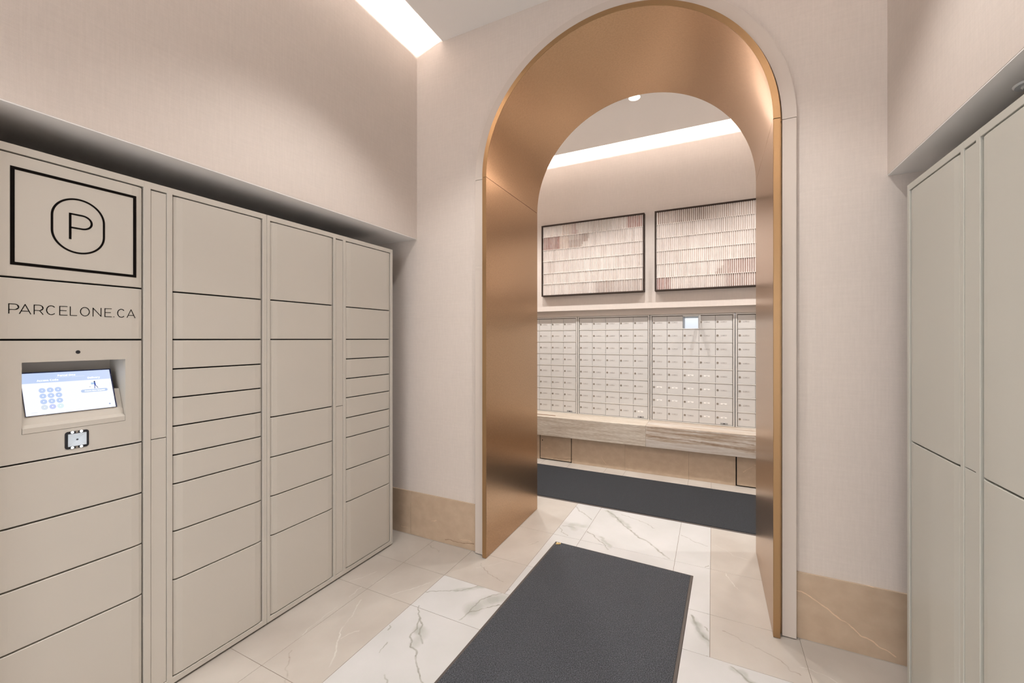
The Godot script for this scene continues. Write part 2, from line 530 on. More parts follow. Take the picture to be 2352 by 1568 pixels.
func area(called: String, at: Vector3, size: Vector2, turn: Vector3, energy: float, color: Color) -> void:
	var l := AreaLight3D.new()
	l.name = numbered(called)
	l.area_size = size
	l.light_color = color
	l.light_energy = energy
	l.area_range = 9.0
	l.area_attenuation = 2.0
	l.shadow_enabled = true
	add_child(l)
	l.position = at
	l.rotation_degrees = turn

func make_camera_and_light() -> void:
	var cam := Camera3D.new()
	cam.name = "camera"
	add_child(cam)
	cam.position = Vector3(0, EYE, 0)
	cam.rotation.y = atan(460.0 / 938.0)
	cam.keep_aspect = Camera3D.KEEP_HEIGHT
	cam.set_frustum(1568.0 / 938.0 * 0.05, Vector2(0, -6.0 / 938.0 * 0.05), 0.05, 60.0)
	cam.current = true
	var env := Environment.new()
	env.background_mode = Environment.BG_COLOR
	env.background_color = Color.BLACK
	env.tonemap_mode = Environment.TONE_MAPPER_LINEAR
	env.tonemap_exposure = 0.80
	env.sdfgi_enabled = true
	env.ssao_enabled = true
	env.ssil_enabled = true
	var we := WorldEnvironment.new()
	we.name = "environment"
	we.environment = env
	add_child(we)
	# the light of the sorting room behind the mailboxes
	area("sorting_room_lamp", Vector3(-0.2, 2.55, -5.7), Vector2(1.0, 0.6), Vector3(-90, 0, 0), 4.0, rgb(244, 248, 255))
	# fill light added behind the viewer to brighten the room
	area("added_fill_light", Vector3(-0.6, 1.55, 2.50), Vector2(2.0, 2.5), Vector3(0, 0, 0), 3.8, rgb(246, 249, 253))

func make_lamps() -> void:
	var warm := rgb(255, 250, 246)
	for z: float in [-1.4, 0.35, 1.75]:
		for x: float in [-0.98, -0.1]:
			downlight(Vector3(x, 3.45, z), 3.0 if z < -1.0 else 2.2, 51.0 if z < -1.0 else 48.0, warm, "front")
	for k in 5:
		downlight(Vector3(-0.608 + (k - 2) * 1.05, 3.5, -3.66), 4.2, 54.0, warm, "back" if k != 2 else "seen")
	# the light in the coves, hidden above the ceiling's edge
	var led := rgb(255, 241, 232)
	cove("left", Vector3(-1.40, 3.525, 0.1), Vector3(0.012, 0.03, 4.7), Vector3(0, 90, 0), 9.5, led)
	cove("right", Vector3(0.19, 3.525, 0.1), Vector3(0.012, 0.03, 4.7), Vector3(0, -90, 0), 9.5, led)
	cove("far", Vector3(-0.6, 3.585, -4.15), Vector3(4.9, 0.03, 0.012), Vector3(0, 0, 0), 9.5, led)

func downlight(at: Vector3, energy: float, angle: float, color: Color, where: String) -> void:
	var label: String = {"front": "round recessed downlight in the locker room ceiling, behind the viewer", "back": "round recessed downlight in the mail room ceiling, hidden beside the arch", "seen": "round white recessed downlight glowing in the mail room ceiling under the arch"}[where]
	var group: String = {"front": "locker room downlights", "back": "hidden mail room downlights", "seen": ""}[where]
	var t := thing("downlight", label, "downlight", at, 0, group)
	var ring := begin()
	lathe(ring, PackedVector2Array([Vector2(0.049, 0.0), Vector2(0.049, -0.003), Vector2(0.056, -0.003), Vector2(0.059, 0.0)]), Basis(), Vector3.ZERO, 32)
	obj("trim_ring", ring, M["ceiling paint"], t)
	var lens := begin()
	lathe(lens, PackedVector2Array([Vector2(0, -0.002), Vector2(0.049, -0.002), Vector2(0.049, -0.0005), Vector2(0, -0.0005)]), Basis(), Vector3.ZERO, 32)
	obj("lens", lens, M["lamp glow"], t)
	spot(at + Vector3(0, -0.012, 0), energy, angle, color)

func cove(where: String, at: Vector3, size: Vector3, turn: Vector3, energy: float, color: Color) -> void:
	var label: String = {"left": "long led strip hidden in the ceiling cove above the left lockers", "right": "long led strip hidden in the ceiling cove above the right lockers", "far": "long led strip hidden in the ceiling cove above the pictures"}[where]
	var t := thing("cove_light", label, "light strip", at)
	var st := begin()
	bx(st, -size / 2, size / 2)
	obj("diffuser", st, M["led strip glow"], t)
	var off := Vector3(-0.012, 0, 0) if where == "left" else (Vector3(0.012, 0, 0) if where == "right" else Vector3(0, 0, -0.012))
	area("cove_beam", at + off, Vector2(maxf(size.x, size.z), 0.03), turn + Vector3(0, 0, 0), energy, color)

# ------------------------------------------------------------------ the rooms
func slab(parent: Node, called: String, lo: Vector3, hi: Vector3, material: Material) -> void:
	obj(called, box(lo, hi), material, parent)

func make_shell() -> void:
	var wall: Material = M["linen wallcovering"]
	var paint: Material = M["ceiling paint"]
	# the wall with the arch: an outline with the opening cut out, 0.78 m thick
	var wf := struct("wall_front", "beige linen wall ahead with the tall bronze arch through it", "wall")
	var o := PackedVector2Array([Vector2(-3.2, 0), Vector2(ARCH_X - 0.815, 0)])
	for k in 65:
		var t := PI - PI * k / 64.0
		o.append(Vector2(ARCH_X + 0.815 * cos(t), SPRING + 0.800 * sin(t)))
	o.append_array([Vector2(ARCH_X + 0.815, 0), Vector2(2.0, 0), Vector2(2.0, 3.86), Vector2(-3.2, 3.86)])
	var st := begin()
	extrude(st, o, -3.095, ZW)
	obj("wall_panel", st, wall, wf)
	# left wall: above the locker niche, the niche itself, and on past the viewer
	var wl := struct("wall_left", "beige linen wall on the left above the parcel lockers", "wall")
	slab(wl, "soffit_panel", Vector3(-2.7, 2.112, ZW - 0.002), Vector3(-1.892, 3.86, -0.36), wall)
	slab(wl, "wall_panel", Vector3(-2.7, 0, -0.36), Vector3(-1.892, 3.86, 2.62), wall)
	slab(wl, "niche_panel", Vector3(-2.7, 0, ZW - 0.002), Vector3(-2.34, 2.112, -0.36), paint)
	slab(wl, "soffit_underside", Vector3(-2.34, 2.108, ZW), Vector3(-1.893, 2.113, -0.36), paint)
	var wr := struct("wall_right", "beige linen wall on the right above the grey lockers", "wall")
	slab(wr, "soffit_panel", Vector3(0.685, 2.114, ZW - 0.002), Vector3(1.5, 3.86, -1.24), wall)
	slab(wr, "wall_panel", Vector3(0.685, 0, -1.24), Vector3(1.5, 3.86, 2.62), wall)
	slab(wr, "niche_panel", Vector3(1.08, 0, ZW - 0.002), Vector3(1.5, 2.114, -1.24), paint)
	slab(wr, "soffit_underside", Vector3(0.686, 2.110, ZW), Vector3(1.08, 2.115, -1.24), paint)
	var wb := struct("wall_rear", "beige wall behind the viewer closing the locker room", "wall")
	slab(wb, "wall_panel", Vector3(-2.7, 0, 2.6), Vector3(1.5, 3.86, 2.75), wall)
	var wn := struct("window_1", "added glowing fill panel in front of the wall behind the viewer", "window")  # unseen glowing panel, added only to light the room from behind
	obj("fill_pane", box(Vector3(-1.6, 0.3, 2.53), Vector3(0.4, 2.8, 2.54)), M["fill panel glow"], wn)
	for v: Array in [[-1.65, -1.6, 0.25, 2.85], [0.4, 0.45, 0.25, 2.85], [-0.63, -0.57, 0.3, 2.8], [-1.6, 0.4, 0.25, 0.3], [-1.6, 0.4, 2.8, 2.85]]:
		obj("fill_panel_frame", box(Vector3(v[0], v[2], 2.515), Vector3(v[1], v[3], 2.6), 0.002), M["casing paint"], wn)
	var ce := struct("ceiling", "flat cream ceiling of the locker room with a lit cove along the left wall", "ceiling")
	slab(ce, "drop_panel", Vector3(-1.67, 3.45, ZW), Vector3(0.463, 3.462, 2.6), paint)
	slab(ce, "upper_panel", Vector3(-2.7, 3.72, ZW), Vector3(1.5, 3.86, 2.62), paint)
	# the mail room
	var cb := struct("ceiling", "flat grey ceiling of the mail room with a lit cove over the pictures", "ceiling")
	slab(cb, "drop_panel", Vector3(-3.2, 3.5, -4.42), Vector3(2.0, 3.512, -3.095), paint)
	slab(cb, "upper_panel", Vector3(-3.2, 3.8, -4.75), Vector3(2.0, 3.95, -3.095), paint)
	var wk := struct("wall_back", "beige linen wall of the mail room above and around the mailboxes", "wall")
	slab(wk, "upper_panel", Vector3(-3.2, 1.732, -4.86), Vector3(2.0, 3.95, -4.62), wall)
	slab(wk, "recess_trim", Vector3(-2.285, 1.664, -4.86), Vector3(1.045, 1.732, -4.695), M["casing paint"])
	wk = struct("wall_back", "lower part of the mail room's far wall behind the stone ledge", "wall")
	slab(wk, "side_panel", Vector3(-3.2, 0.0, -5.2), Vector3(-2.285, 1.732, -4.725), wall)
	slab(wk, "side_panel", Vector3(1.045, 0.0, -5.2), Vector3(2.0, 1.732, -4.725), wall)
	slab(wk, "lower_panel", Vector3(-2.285, 0, -5.2), Vector3(1.045, 0.50, -4.725), wall)
	var ws := struct("wall_side", "beige wall at the left end of the mail room", "wall")
	slab(ws, "wall_panel", Vector3(-3.35, 0, -5.2), Vector3(-3.2, 3.95, -3.0), wall)
	var wt := struct("wall_side", "beige wall at the right end of the mail room", "wall")
	slab(wt, "wall_panel", Vector3(2.0, 0, -5.2), Vector3(2.15, 3.95, -3.0), wall)
	# the sorting room behind the mailboxes, seen through the open one
	var wz := struct("wall_sorting", "bright white wall seen through the one open mailbox", "wall")
	slab(wz, "wall_panel", Vector3(-2.4, 0, -6.6), Vector3(2.0, 2.7, -6.5), M["white plastic"])
	slab(wz, "side_panel", Vector3(-2.5, 0, -6.6), Vector3(-2.4, 2.7, -5.2), M["white plastic"])
	slab(wz, "side_panel", Vector3(2.0, 0, -6.6), Vector3(2.1, 2.7, -5.2), M["white plastic"])
	slab(wz, "ceiling_panel", Vector3(-2.5, 2.6, -6.6), Vector3(2.1, 2.75, -4.86), M["white plastic"])

func tile(parent: Node, x0: float, x1: float, z0: float, z1: float, material: Material) -> void:
	var g := 0.0010
	obj("floor_tile", box(Vector3(x0 + g, -0.012, z0 + g), Vector3(x1 - g, 0.0, z1 - g), 0.0007), material, parent)

func make_floor() -> void:
	var fl := struct("floor", "floor of beige stone tiles round white marble tiles with grey veins", "floor")
	obj("grout_bed", box(Vector3(-3.3, -0.12, -6.6), Vector3(2.1, -0.0012, 2.7)), M["grout"], fl)
	var white: Material = M["white marble tile"]
	var beige: Material = M["beige stone tile"]
	var zs: Array[float] = [-4.0, -3.376, -2.764, -2.307, -1.998]
	# through the arch: a white runner, beige on both sides
	for k in zs.size() - 1:
		if zs[k] >= -3.4:
			tile(fl, -1.026, -0.825, zs[k], zs[k + 1], white)
			tile(fl, -0.825, -0.212, zs[k], zs[k + 1], white)
			tile(fl, -0.212, -0.01, zs[k], zs[k + 1], white)
		else:
			for x: Array in [[-1.026, -0.825], [-0.825, -0.212], [-0.212, -0.01]]:
				tile(fl, x[0], x[1], zs[k], zs[k + 1], beige)
		tile(fl, -1.427, -1.026, zs[k], zs[k + 1], beige)
		tile(fl, -1.737, -1.427, zs[k], zs[k + 1], beige)
		tile(fl, -2.347, -1.737, zs[k], zs[k + 1], beige)
		tile(fl, -2.957, -2.347, zs[k], zs[k + 1], beige)
		tile(fl, -0.01, 0.366, zs[k], zs[k + 1], beige)
		tile(fl, 0.366, 0.976, zs[k], zs[k + 1], beige)
		tile(fl, 0.976, 1.586, zs[k], zs[k + 1], beige)
	for x: Array in [[-2.957, -2.347], [-2.347, -1.737], [-1.737, -1.427], [-1.427, -1.026], [-1.026, -0.825], [-0.825, -0.212], [-0.212, -0.01], [-0.01, 0.366], [0.366, 0.976], [0.976, 1.586]]:
		tile(fl, x[0], x[1], -4.61, -4.0, beige)
	# the locker room: white in the middle, beige along the walls
	var zf: Array[float] = [-1.998, -1.697, -1.100, -0.490, 0.120, 0.730, 1.340, 1.950, 2.560]
	for k in zf.size() - 1:
		for x: Array in [[-1.427, -0.825], [-0.825, -0.212], [-0.212, 0.366]]:
			tile(fl, x[0], x[1], zf[k], zf[k + 1], white)
		for x: Array in [[-2.347, -1.737], [-1.737, -1.427], [0.366, 0.976], [0.976, 1.4]]:
			tile(fl, x[0], x[1], zf[k], zf[k + 1], beige)

func make_trim() -> void:
	var casing: Material = M["casing paint"]
	# flat cream casing round the arch, in three lengths with open joints at the spring
	var t := struct("trim_1", "flat cream casing framing the bronze arch on the near wall", "casing")
	var z0 := ZW - 0.004
	var z1 := -2.287
	obj("casing_leg", box(Vector3(ARCH_X - 0.872, 0.004, z0), Vector3(ARCH_X - 0.8135, SPRING - 0.001, z1), 0.0012), casing, t)
	obj("casing_leg", box(Vector3(ARCH_X + 0.8135, 0.004, z0), Vector3(ARCH_X + 0.870, SPRING - 0.001, z1), 0.0012), casing, t)
	var st := begin()
	ring_arc(st, 0.8135, 0.871, z0, z1, 0.0015, PI - 0.0015, 96, 0.985)
	obj("casing_arch", st, casing, t)
	# stone skirting, one tile high
	var stone: Material = M["brown stone"]
	var bl := struct("baseboard_left", "brown stone skirting left of the arch beside the parcel lockers", "baseboard")
	obj("skirting_tile", box(Vector3(-2.335, 0, ZW - 0.002), Vector3(-1.9445, 0.309, -2.310), 0.001), stone, bl)
	obj("skirting_tile", box(Vector3(-1.9425, 0, ZW - 0.002), Vector3(-1.391, 0.309, -2.310), 0.001), stone, bl)
	var br := struct("baseboard_right", "brown stone skirting with a pale diagonal vein right of the arch", "baseboard")
	obj("skirting_tile", box(Vector3(0.353, 0, ZW - 0.002), Vector3(0.93, 0.309, -2.310), 0.001), stone, br)
	obj("skirting_tile", box(Vector3(0.932, 0, ZW - 0.002), Vector3(1.075, 0.309, -2.310), 0.001), stone, br)
	# bronze lining of the arch
	var a := thing("arch_lining", "tall bronze metal lining of the archway with a rounded top", "archway")
	var bz: Material = M["satin bronze"]
	var edge: Material = M["bronze edge"]
	var f := -2.262
	var b := -3.11
	for s: float in [-1.0, 1.0]:
		var x0 := ARCH_X + s * 0.775
		var x1 := ARCH_X + s * 0.803
		obj("jamb_panel", box(Vector3(minf(x0, x1), 0.002, b), Vector3(maxf(x0, x1), SPRING - 0.001, f - 0.002), 0.0008), bz, a)
		obj("jamb_edge", box(Vector3(minf(x0, x1), 0.002, f - 0.0015), Vector3(maxf(x0, x1), SPRING - 0.001, f + 0.001), 0.0008), edge, a)
		obj("reveal_leg", box(Vector3(minf(x1 + s * 0.0004, x1 + s * 0.011), 0.002, -2.34), Vector3(maxf(x1 + s * 0.0004, x1 + s * 0.011), SPRING - 0.001, -2.305)), edge, t)
	st = begin()
	ring_arc(st, 0.8032, 0.814, -2.34, -2.305, 0.0012, PI - 0.0012, 96, 0.985)
	obj("reveal_arch", st, edge, t)
	st = begin()
	ring_arc(st, 0.775, 0.803, b, f - 0.002, 0.0012, PI - 0.0012, 128, 0.985)
	obj("arch_panel", st, bz, a)
	st = begin()
	ring_arc(st, 0.775, 0.803, f - 0.0015, f + 0.001, 0.0012, PI - 0.0012, 128, 0.985)
	obj("arch_edge", st, edge, a)

# ------------------------------------------------------------------ parcel lockers
# Built facing +z: x to the right along the face, y up, the face at z = 0.
func door_ring(x0: float, x1: float, inset: float) -> Array[Vector2]:
	var out: Array[Vector2] = []
	for p: Array in [[0.0, 0.010], [0.0025, 0.0062], [0.012, 0.0022], [0.034, 0.0]]:
		out.append(Vector2(x0 + p[0], -p[1] - inset))
	for p: Array in [[0.034, 0.0], [0.012, 0.0022], [0.0025, 0.0062], [0.0, 0.010]]:
		out.append(Vector2(x1 - p[0], -p[1] - inset))
	return out

func door_shape(st: SurfaceTool, x0: float, x1: float, y0: float, y1: float, back := -0.017) -> void:
	var c := 0.0014
	var full := door_ring(x0, x1, 0.0)
	var small := door_ring(x0, x1, c)
	var ys: Array[float] = [y0, y0 + c, y1 - c, y1]
	var rings := [small, full, full, small]
	for k in 3:
		for i in full.size() - 1:
			var p: Vector2 = rings[k][i]
			var q: Vector2 = rings[k][i + 1]
			var r: Vector2 = rings[k + 1][i + 1]
			var s: Vector2 = rings[k + 1][i]
			quad(st, Vector3(p.x, ys[k], p.y), Vector3(q.x, ys[k], q.y), Vector3(r.x, ys[k + 1], r.y), Vector3(s.x, ys[k + 1], s.y))
	var n := full.size() - 1
	for k in 3:
		var l0: Vector2 = rings[k][0]
		var l1: Vector2 = rings[k + 1][0]
		quad(st, Vector3(x0, ys[k], back), Vector3(x0, ys[k], l0.y), Vector3(x0, ys[k + 1], l1.y), Vector3(x0, ys[k + 1], back))
		quad(st, Vector3(x1, ys[k], rings[k][n].y), Vector3(x1, ys[k], back), Vector3(x1, ys[k + 1], back), Vector3(x1, ys[k + 1], rings[k + 1][n].y))
	for i in n:
		var p := small[i]
		var q := small[i + 1]
		quad(st, Vector3(p.x, y1, p.y), Vector3(q.x, y1, q.y), Vector3(q.x, y1, back), Vector3(p.x, y1, back))
		quad(st, Vector3(p.x, y0, back), Vector3(q.x, y0, back), Vector3(q.x, y0, q.y), Vector3(p.x, y0, p.y))
	quad(st, Vector3(x1, y0, back), Vector3(x0, y0, back), Vector3(x0, y1, back), Vector3(x1, y1, back))

func make_locker(label: String, at: Vector3, turn: float, w: float, stiles: Array, columns: Array, filler: Array, kiosk_row := -1, paint: Material = M["locker paint"]) -> Node3D:
	var t := thing("parcel_locker", label, "locker", at, turn)
	var base := 0.010
	var top := 2.006
	var st := begin()
	if kiosk_row < 0:
		bx(st, Vector3(0, base, -0.36), Vector3(w, top, -0.036))
	else:   # leave a pocket behind the terminal
		bx(st, Vector3(0, base, -0.36), Vector3(w, 1.01, -0.036))
		bx(st, Vector3(0, 1.394, -0.36), Vector3(w, top, -0.036))
		bx(st, Vector3(0.39, 1.01, -0.36), Vector3(w, 1.394, -0.036))
		bx(st, Vector3(0, 1.01, -0.36), Vector3(0.39, 1.394, -0.2))
		bx(st, Vector3(0, 1.01, -0.2), Vector3(0.03, 1.394, -0.036))
	obj("carcass", st, M["locker inside"], t)
	st = begin()
	for s: Array in stiles:
		bx(st, Vector3(s[0], base, -0.022), Vector3(s[1], top, 0.0), 0.0012)
	bx(st, Vector3(0.0, 1.981, -0.0225), Vector3(w, top, -0.0003), 0.001)
	bx(st, Vector3(0.0, base, -0.0225), Vector3(w, 0.034, -0.0003), 0.001)
	bx(st, Vector3(0.0, base, -0.36), Vector3(0.0025, top, -0.02))
	bx(st, Vector3(w - 0.0025, base, -0.36), Vector3(w, top, -0.02))
	bx(st, Vector3(0.0, top - 0.002, -0.36), Vector3(w, top, -0.02))
	obj("frame", st, paint, t)
	st = begin()
	for x: float in [0.06, w - 0.06]:
		for z: float in [-0.31, -0.06]:
			lathe(st, PackedVector2Array([Vector2(0, 0), Vector2(0.018, 0), Vector2(0.018, base), Vector2(0, base)]), Basis(), Vector3(x, 0, z), 12)
	obj("levelling_feet", st, M["black plastic"], t)
	for col: Array in columns:
		var rows: Array = col[2]
		for i in rows.size() - 1:
			var y1: float = rows[i] - 0.0029
			var y0: float = rows[i + 1] + 0.0029
			if i == kiosk_row and col == columns[0]:
				make_terminal(t, col[0] + 0.0022, col[1] - 0.0022, y0, y1)
				continue
			st = begin()
			door_shape(st, col[0] + 0.0022, col[1] - 0.0022, y0, y1)
			var d := obj("locker_door", st, paint, t)
			if kiosk_row >= 0 and col == columns[0] and i == 0:
				make_emblem(d)
			if kiosk_row >= 0 and col == columns[0] and i == 1:
				make_lettering(d)
	for y: Array in [[0.036, 1.0065], [1.0095, 1.976]]:
		obj("filler_panel", box(Vector3(filler[0] + 0.0012, y[0], -0.018), Vector3(filler[1] - 0.0012, y[1], -0.002), 0.001), paint, t)
	return t

# black square frame with a letter P in a long ring
func make_emblem(d: Node) -> void:
	var st := begin()
	var x0 := 0.061
	var x1 := 0.370
	var y0 := 1.631
	var y1 := 1.938
	var w := 0.0095
	var z := 0.0006
	bx(st, Vector3(x0, y0, 0), Vector3(x0 + w, y1, z))
	bx(st, Vector3(x1 - w, y0, 0), Vector3(x1, y1, z))
	bx(st, Vector3(x0 + w, y0, 0), Vector3(x1 - w, y0 + w, z))
	bx(st, Vector3(x0 + w, y1 - w, 0), Vector3(x1 - w, y1, z))
	var c := Vector2(0.2145, 1.7855)
	var rx := 0.064
	var ry := 0.0915
	var flat := 0.024
	var up := PackedVector2Array([c + Vector2(rx, -0.001)])
	up.append_array(arc(c + Vector2(0, flat), rx, ry - flat, 0, 180, 36))
	up.append(c + Vector2(-rx, -0.001))
	stroke(st, up, 0.0058, 0, z)
	var down := PackedVector2Array([c + Vector2(-rx, 0.0)])
	down.append_array(arc(c - Vector2(0, flat), rx, ry - flat, 180, 360, 36))
	down.append(c + Vector2(rx, 0.0))
	stroke(st, down, 0.0058, 0, z)
	stroke(st, PackedVector2Array([Vector2(0.193, 1.738), Vector2(0.193, 1.827)]), 0.0062, 0, z)
	var bowl := PackedVector2Array([Vector2(0.193, 1.8243)])
	bowl.append_array(arc(Vector2(0.222, 1.8013), 0.0245, 0.023, 90, -90, 20))
	bowl.append(Vector2(0.193, 1.7783))
	stroke(st, bowl, 0.0056, 0, z)
	obj("emblem", st, M["black print"], d)

func make_lettering(d: Node) -> void:
	var st := begin()
	var y0 := 1.4785
	var h := 0.0315
	var spans := {0: [0.0576, 0.0795, "P"], 1: [0.0792, 0.1048, "A"], 2: [0.1101, 0.1316, "R"], 3: [0.1375, 0.1603, "C"], 4: [0.1673, 0.1867, "E"], 5: [0.1923, 0.2100, "L"], 6: [0.2171, 0.2414, "O"], 7: [0.2487, 0.2719, "N"], 8: [0.2800, 0.2996, "E"], 9: [0.3041, 0.3070, "."], 10: [0.3148, 0.3380, "C"], 11: [0.3416, 0.3670, "A"]}
	for k: int in spans:
		var a: float = spans[k][0]
		var w: float = spans[k][1] - a
		for line: PackedVector2Array in glyph(spans[k][2]):
			var pts := PackedVector2Array()
			for p in line:
				pts.append(Vector2(a + p.x * w, y0 + p.y * h))
			stroke(st, pts, 0.0021, 0, 0.0006)
	obj("lettering", st, M["black print"], d)

# thin capital letters in a unit square
func glyph(c: String) -> Array:
	match c:
		"P", "R":
			var bowl := PackedVector2Array([Vector2(0.05, 0.96), Vector2(0.55, 0.96)])
			bowl.append_array(arc(Vector2(0.55, 0.685), 0.41, 0.275, 90, -90, 12))
			bowl.append(Vector2(0.05, 0.41))
			var out := [PackedVector2Array([Vector2(0.05, 0.0), Vector2(0.05, 1.0)]), bowl]
			if c == "R":
				out.append(PackedVector2Array([Vector2(0.60, 0.42), Vector2(0.97, 0.0)]))
			return out
		"A":
			return [PackedVector2Array([Vector2(0.03, 0.0), Vector2(0.5, 0.97), Vector2(0.97, 0.0)]), PackedVector2Array([Vector2(0.2, 0.30), Vector2(0.8, 0.30)])]
		"C":
			return [arc(Vector2(0.5, 0.5), 0.46, 0.47, 42, 318, 30)]
		"E":
			return [PackedVector2Array([Vector2(1.0, 0.96), Vector2(0.06, 0.96), Vector2(0.06, 0.04), Vector2(1.0, 0.04)]), PackedVector2Array([Vector2(0.06, 0.52), Vector2(0.88, 0.52)])]
		"L":
			return [PackedVector2Array([Vector2(0.06, 1.0), Vector2(0.06, 0.04), Vector2(1.0, 0.04)])]
		"O":
			return [arc(Vector2(0.5, 0.5), 0.46, 0.47, -1, 181, 26), arc(Vector2(0.5, 0.5), 0.46, 0.47, 179, 361, 26)]
		"N":
			return [PackedVector2Array([Vector2(0.05, 0.0), Vector2(0.05, 0.95), Vector2(0.95, 0.05), Vector2(0.95, 1.0)])]
	return [PackedVector2Array([Vector2(0.0, 0.05), Vector2(1.0, 0.05)])]

# the terminal door: a pocket with a sloping touch screen, a camera eye above, a scanner below
func make_terminal(t: Node, x0: float, x1: float, y0: float, y1: float) -> void:
	var paint: Material = M["locker paint"]
	var hx0 := 0.085
	var hx1 := 0.338
	var hy0 := 1.116
	var hy1 := 1.325
	var st := begin()
	# door face round the hole: strips that share the door's bent edges
	var part := func(a: float, b: float, p: float, q: float, left: bool, right: bool) -> void:
		var ring := door_ring(x0, x1, 0.0)
		var front: Array[Vector2] = []
		if left:
			for i in 4:
				front.append(ring[i])
		else:
			front.append(Vector2(a, 0))
		if right:
			for i in 4:
				front.append(ring[4 + i])
		else:
			front.append(Vector2(b, 0))
		for i in front.size() - 1:
			quad(st, Vector3(front[i].x, p, front[i].y), Vector3(front[i + 1].x, p, front[i + 1].y), Vector3(front[i + 1].x, q, front[i + 1].y), Vector3(front[i].x, q, front[i].y))
			quad(st, Vector3(front[i].x, q, front[i].y), Vector3(front[i + 1].x, q, front[i + 1].y), Vector3(front[i + 1].x, q, -0.017), Vector3(front[i].x, q, -0.017))
			quad(st, Vector3(front[i].x, p, -0.017), Vector3(front[i + 1].x, p, -0.017), Vector3(front[i + 1].x, p, front[i + 1].y), Vector3(front[i].x, p, front[i].y))
		var l := front[0]
		var r := front[front.size() - 1]
		quad(st, Vector3(l.x, p, -0.017), Vector3(l.x, p, l.y), Vector3(l.x, q, l.y), Vector3(l.x, q, -0.017))
		quad(st, Vector3(r.x, p, r.y), Vector3(r.x, p, -0.017), Vector3(r.x, q, -0.017), Vector3(r.x, q, r.y))
	part.call(x0, x1, hy1, y1, true, true)
	part.call(x0, x1, y0, hy0 - 0.0185, true, true)
	part.call(x0, hx0, hy0 - 0.0185, hy1, true, false)
	part.call(hx1, x1, hy0 - 0.0185, hy1, false, true)
	var panel := obj("terminal_door", st, paint, t)
	# the pocket's lining and the sloping bezel
	st = begin()
	var dz := -0.125
	var fz := -0.0168
	quad(st, Vector3(hx0, hy1, dz), Vector3(hx1, hy1, dz), Vector3(hx1, hy1, fz), Vector3(hx0, hy1, fz))
	quad(st, Vector3(hx0, hy0 - 0.02, fz), Vector3(hx0, hy0 - 0.02, dz), Vector3(hx0, hy1, dz), Vector3(hx0, hy1, fz))
	quad(st, Vector3(hx1, hy0 - 0.02, dz), Vector3(hx1, hy0 - 0.02, fz), Vector3(hx1, hy1, fz), Vector3(hx1, hy1, dz))
	quad(st, Vector3(hx0, hy0, dz), Vector3(hx1, hy0, dz), Vector3(hx1, hy1, dz), Vector3(hx0, hy1, dz))
	obj("pocket", st, paint, panel)
	st = begin()
	# lip at the front, then the slope
	var lip := PackedVector2Array([Vector2(0.001, hy0 - 0.0175), Vector2(0.001, hy0 - 0.001), Vector2(-0.012, hy0 + 0.008), Vector2(-0.0484, 1.215), Vector2(-0.095, 1.215), Vector2(-0.095, hy0 - 0.0175)])
	for i in lip.size():
		var p := lip[i]
		var q := lip[(i + 1) % lip.size()]
		quad(st, Vector3(hx0 + 0.001, p.y, p.x), Vector3(hx1 - 0.001, p.y, p.x), Vector3(hx1 - 0.001, q.y, q.x), Vector3(hx0 + 0.001, q.y, q.x))
	var tr := Geometry2D.triangulate_polygon(lip)
	for i in range(0, tr.size(), 3):
		var pa := lip[tr[i]]
		var pb := lip[tr[i + 1]]
		var pc := lip[tr[i + 2]]
		tri(st, Vector3(hx1 - 0.001, pa.y, pa.x), Vector3(hx1 - 0.001, pb.y, pb.x), Vector3(hx1 - 0.001, pc.y, pc.x))
		tri(st, Vector3(hx0 + 0.001, pa.y, pa.x), Vector3(hx0 + 0.001, pc.y, pc.x), Vector3(hx0 + 0.001, pb.y, pb.x))
	obj("screen_bezel", st, paint, panel)
	# the screen lies on the slope
	var down := Vector3(0, hy0 + 0.008 - 1.215, -0.012 + 0.0484).normalized()
	var out := Vector3(1, 0, 0).cross(-down).normalized()
	var origin := Vector3(0, hy0 + 0.008, -0.012) - down * 0.027 + out * 0.004
	var sx0 := 0.0975
	var sx1 := 0.3215
	var sl := 0.149
	var cas := begin()
	var q0 := origin
	var q1 := origin - down * sl
	var corner := func(x: float, v: float, z: float) -> Vector3: return Vector3(x, 0, 0) + origin - down * v + out * z
	quad(cas, corner.call(sx0, 0, 0), corner.call(sx1, 0, 0), corner.call(sx1, sl, 0), corner.call(sx0, sl, 0))
	quad(cas, corner.call(sx1, 0, 0), corner.call(sx1, 0, -0.006), corner.call(sx1, sl, -0.006), corner.call(sx1, sl, 0))
	quad(cas, corner.call(sx0, 0, -0.006), corner.call(sx0, 0, 0), corner.call(sx0, sl, 0), corner.call(sx0, sl, -0.006))
	quad(cas, corner.call(sx0, sl, 0), corner.call(sx1, sl, 0), corner.call(sx1, sl, -0.006), corner.call(sx0, sl, -0.006))
	quad(cas, corner.call(sx0, 0, -0.006), corner.call(sx1, 0, -0.006), corner.call(sx1, 0, 0), corner.call(sx0, 0, 0))
	var black := mat("screen border", rgb(30, 40, 78), 0.2)
	obj("screen_housing", cas, black, panel)
	var pic := begin()
	var a: Vector3 = corner.call(sx0 + 0.001, 0.0005, 0.0006)
	var b: Vector3 = corner.call(sx1 - 0.004, 0.0005, 0.0006)
	var c: Vector3 = corner.call(sx1 - 0.004, sl - 0.004, 0.0006)
	var d: Vector3 = corner.call(sx0 + 0.001, sl - 0.004, 0.0006)
	for p: Array in [[a, 0, 1], [c, 1, 0], [b, 1, 1], [a, 0, 1], [d, 0, 0], [c, 1, 0]]:
		vert(pic, p[0], out, Vector2(p[1], p[2]))
	obj("screen", pic, M["terminal screen"], panel)
	# words on the screen
	var wide := (b - a).length()
	var tall := (d - a).length()
	var basis_ := Basis(Vector3(1, 0, 0), -down, out)
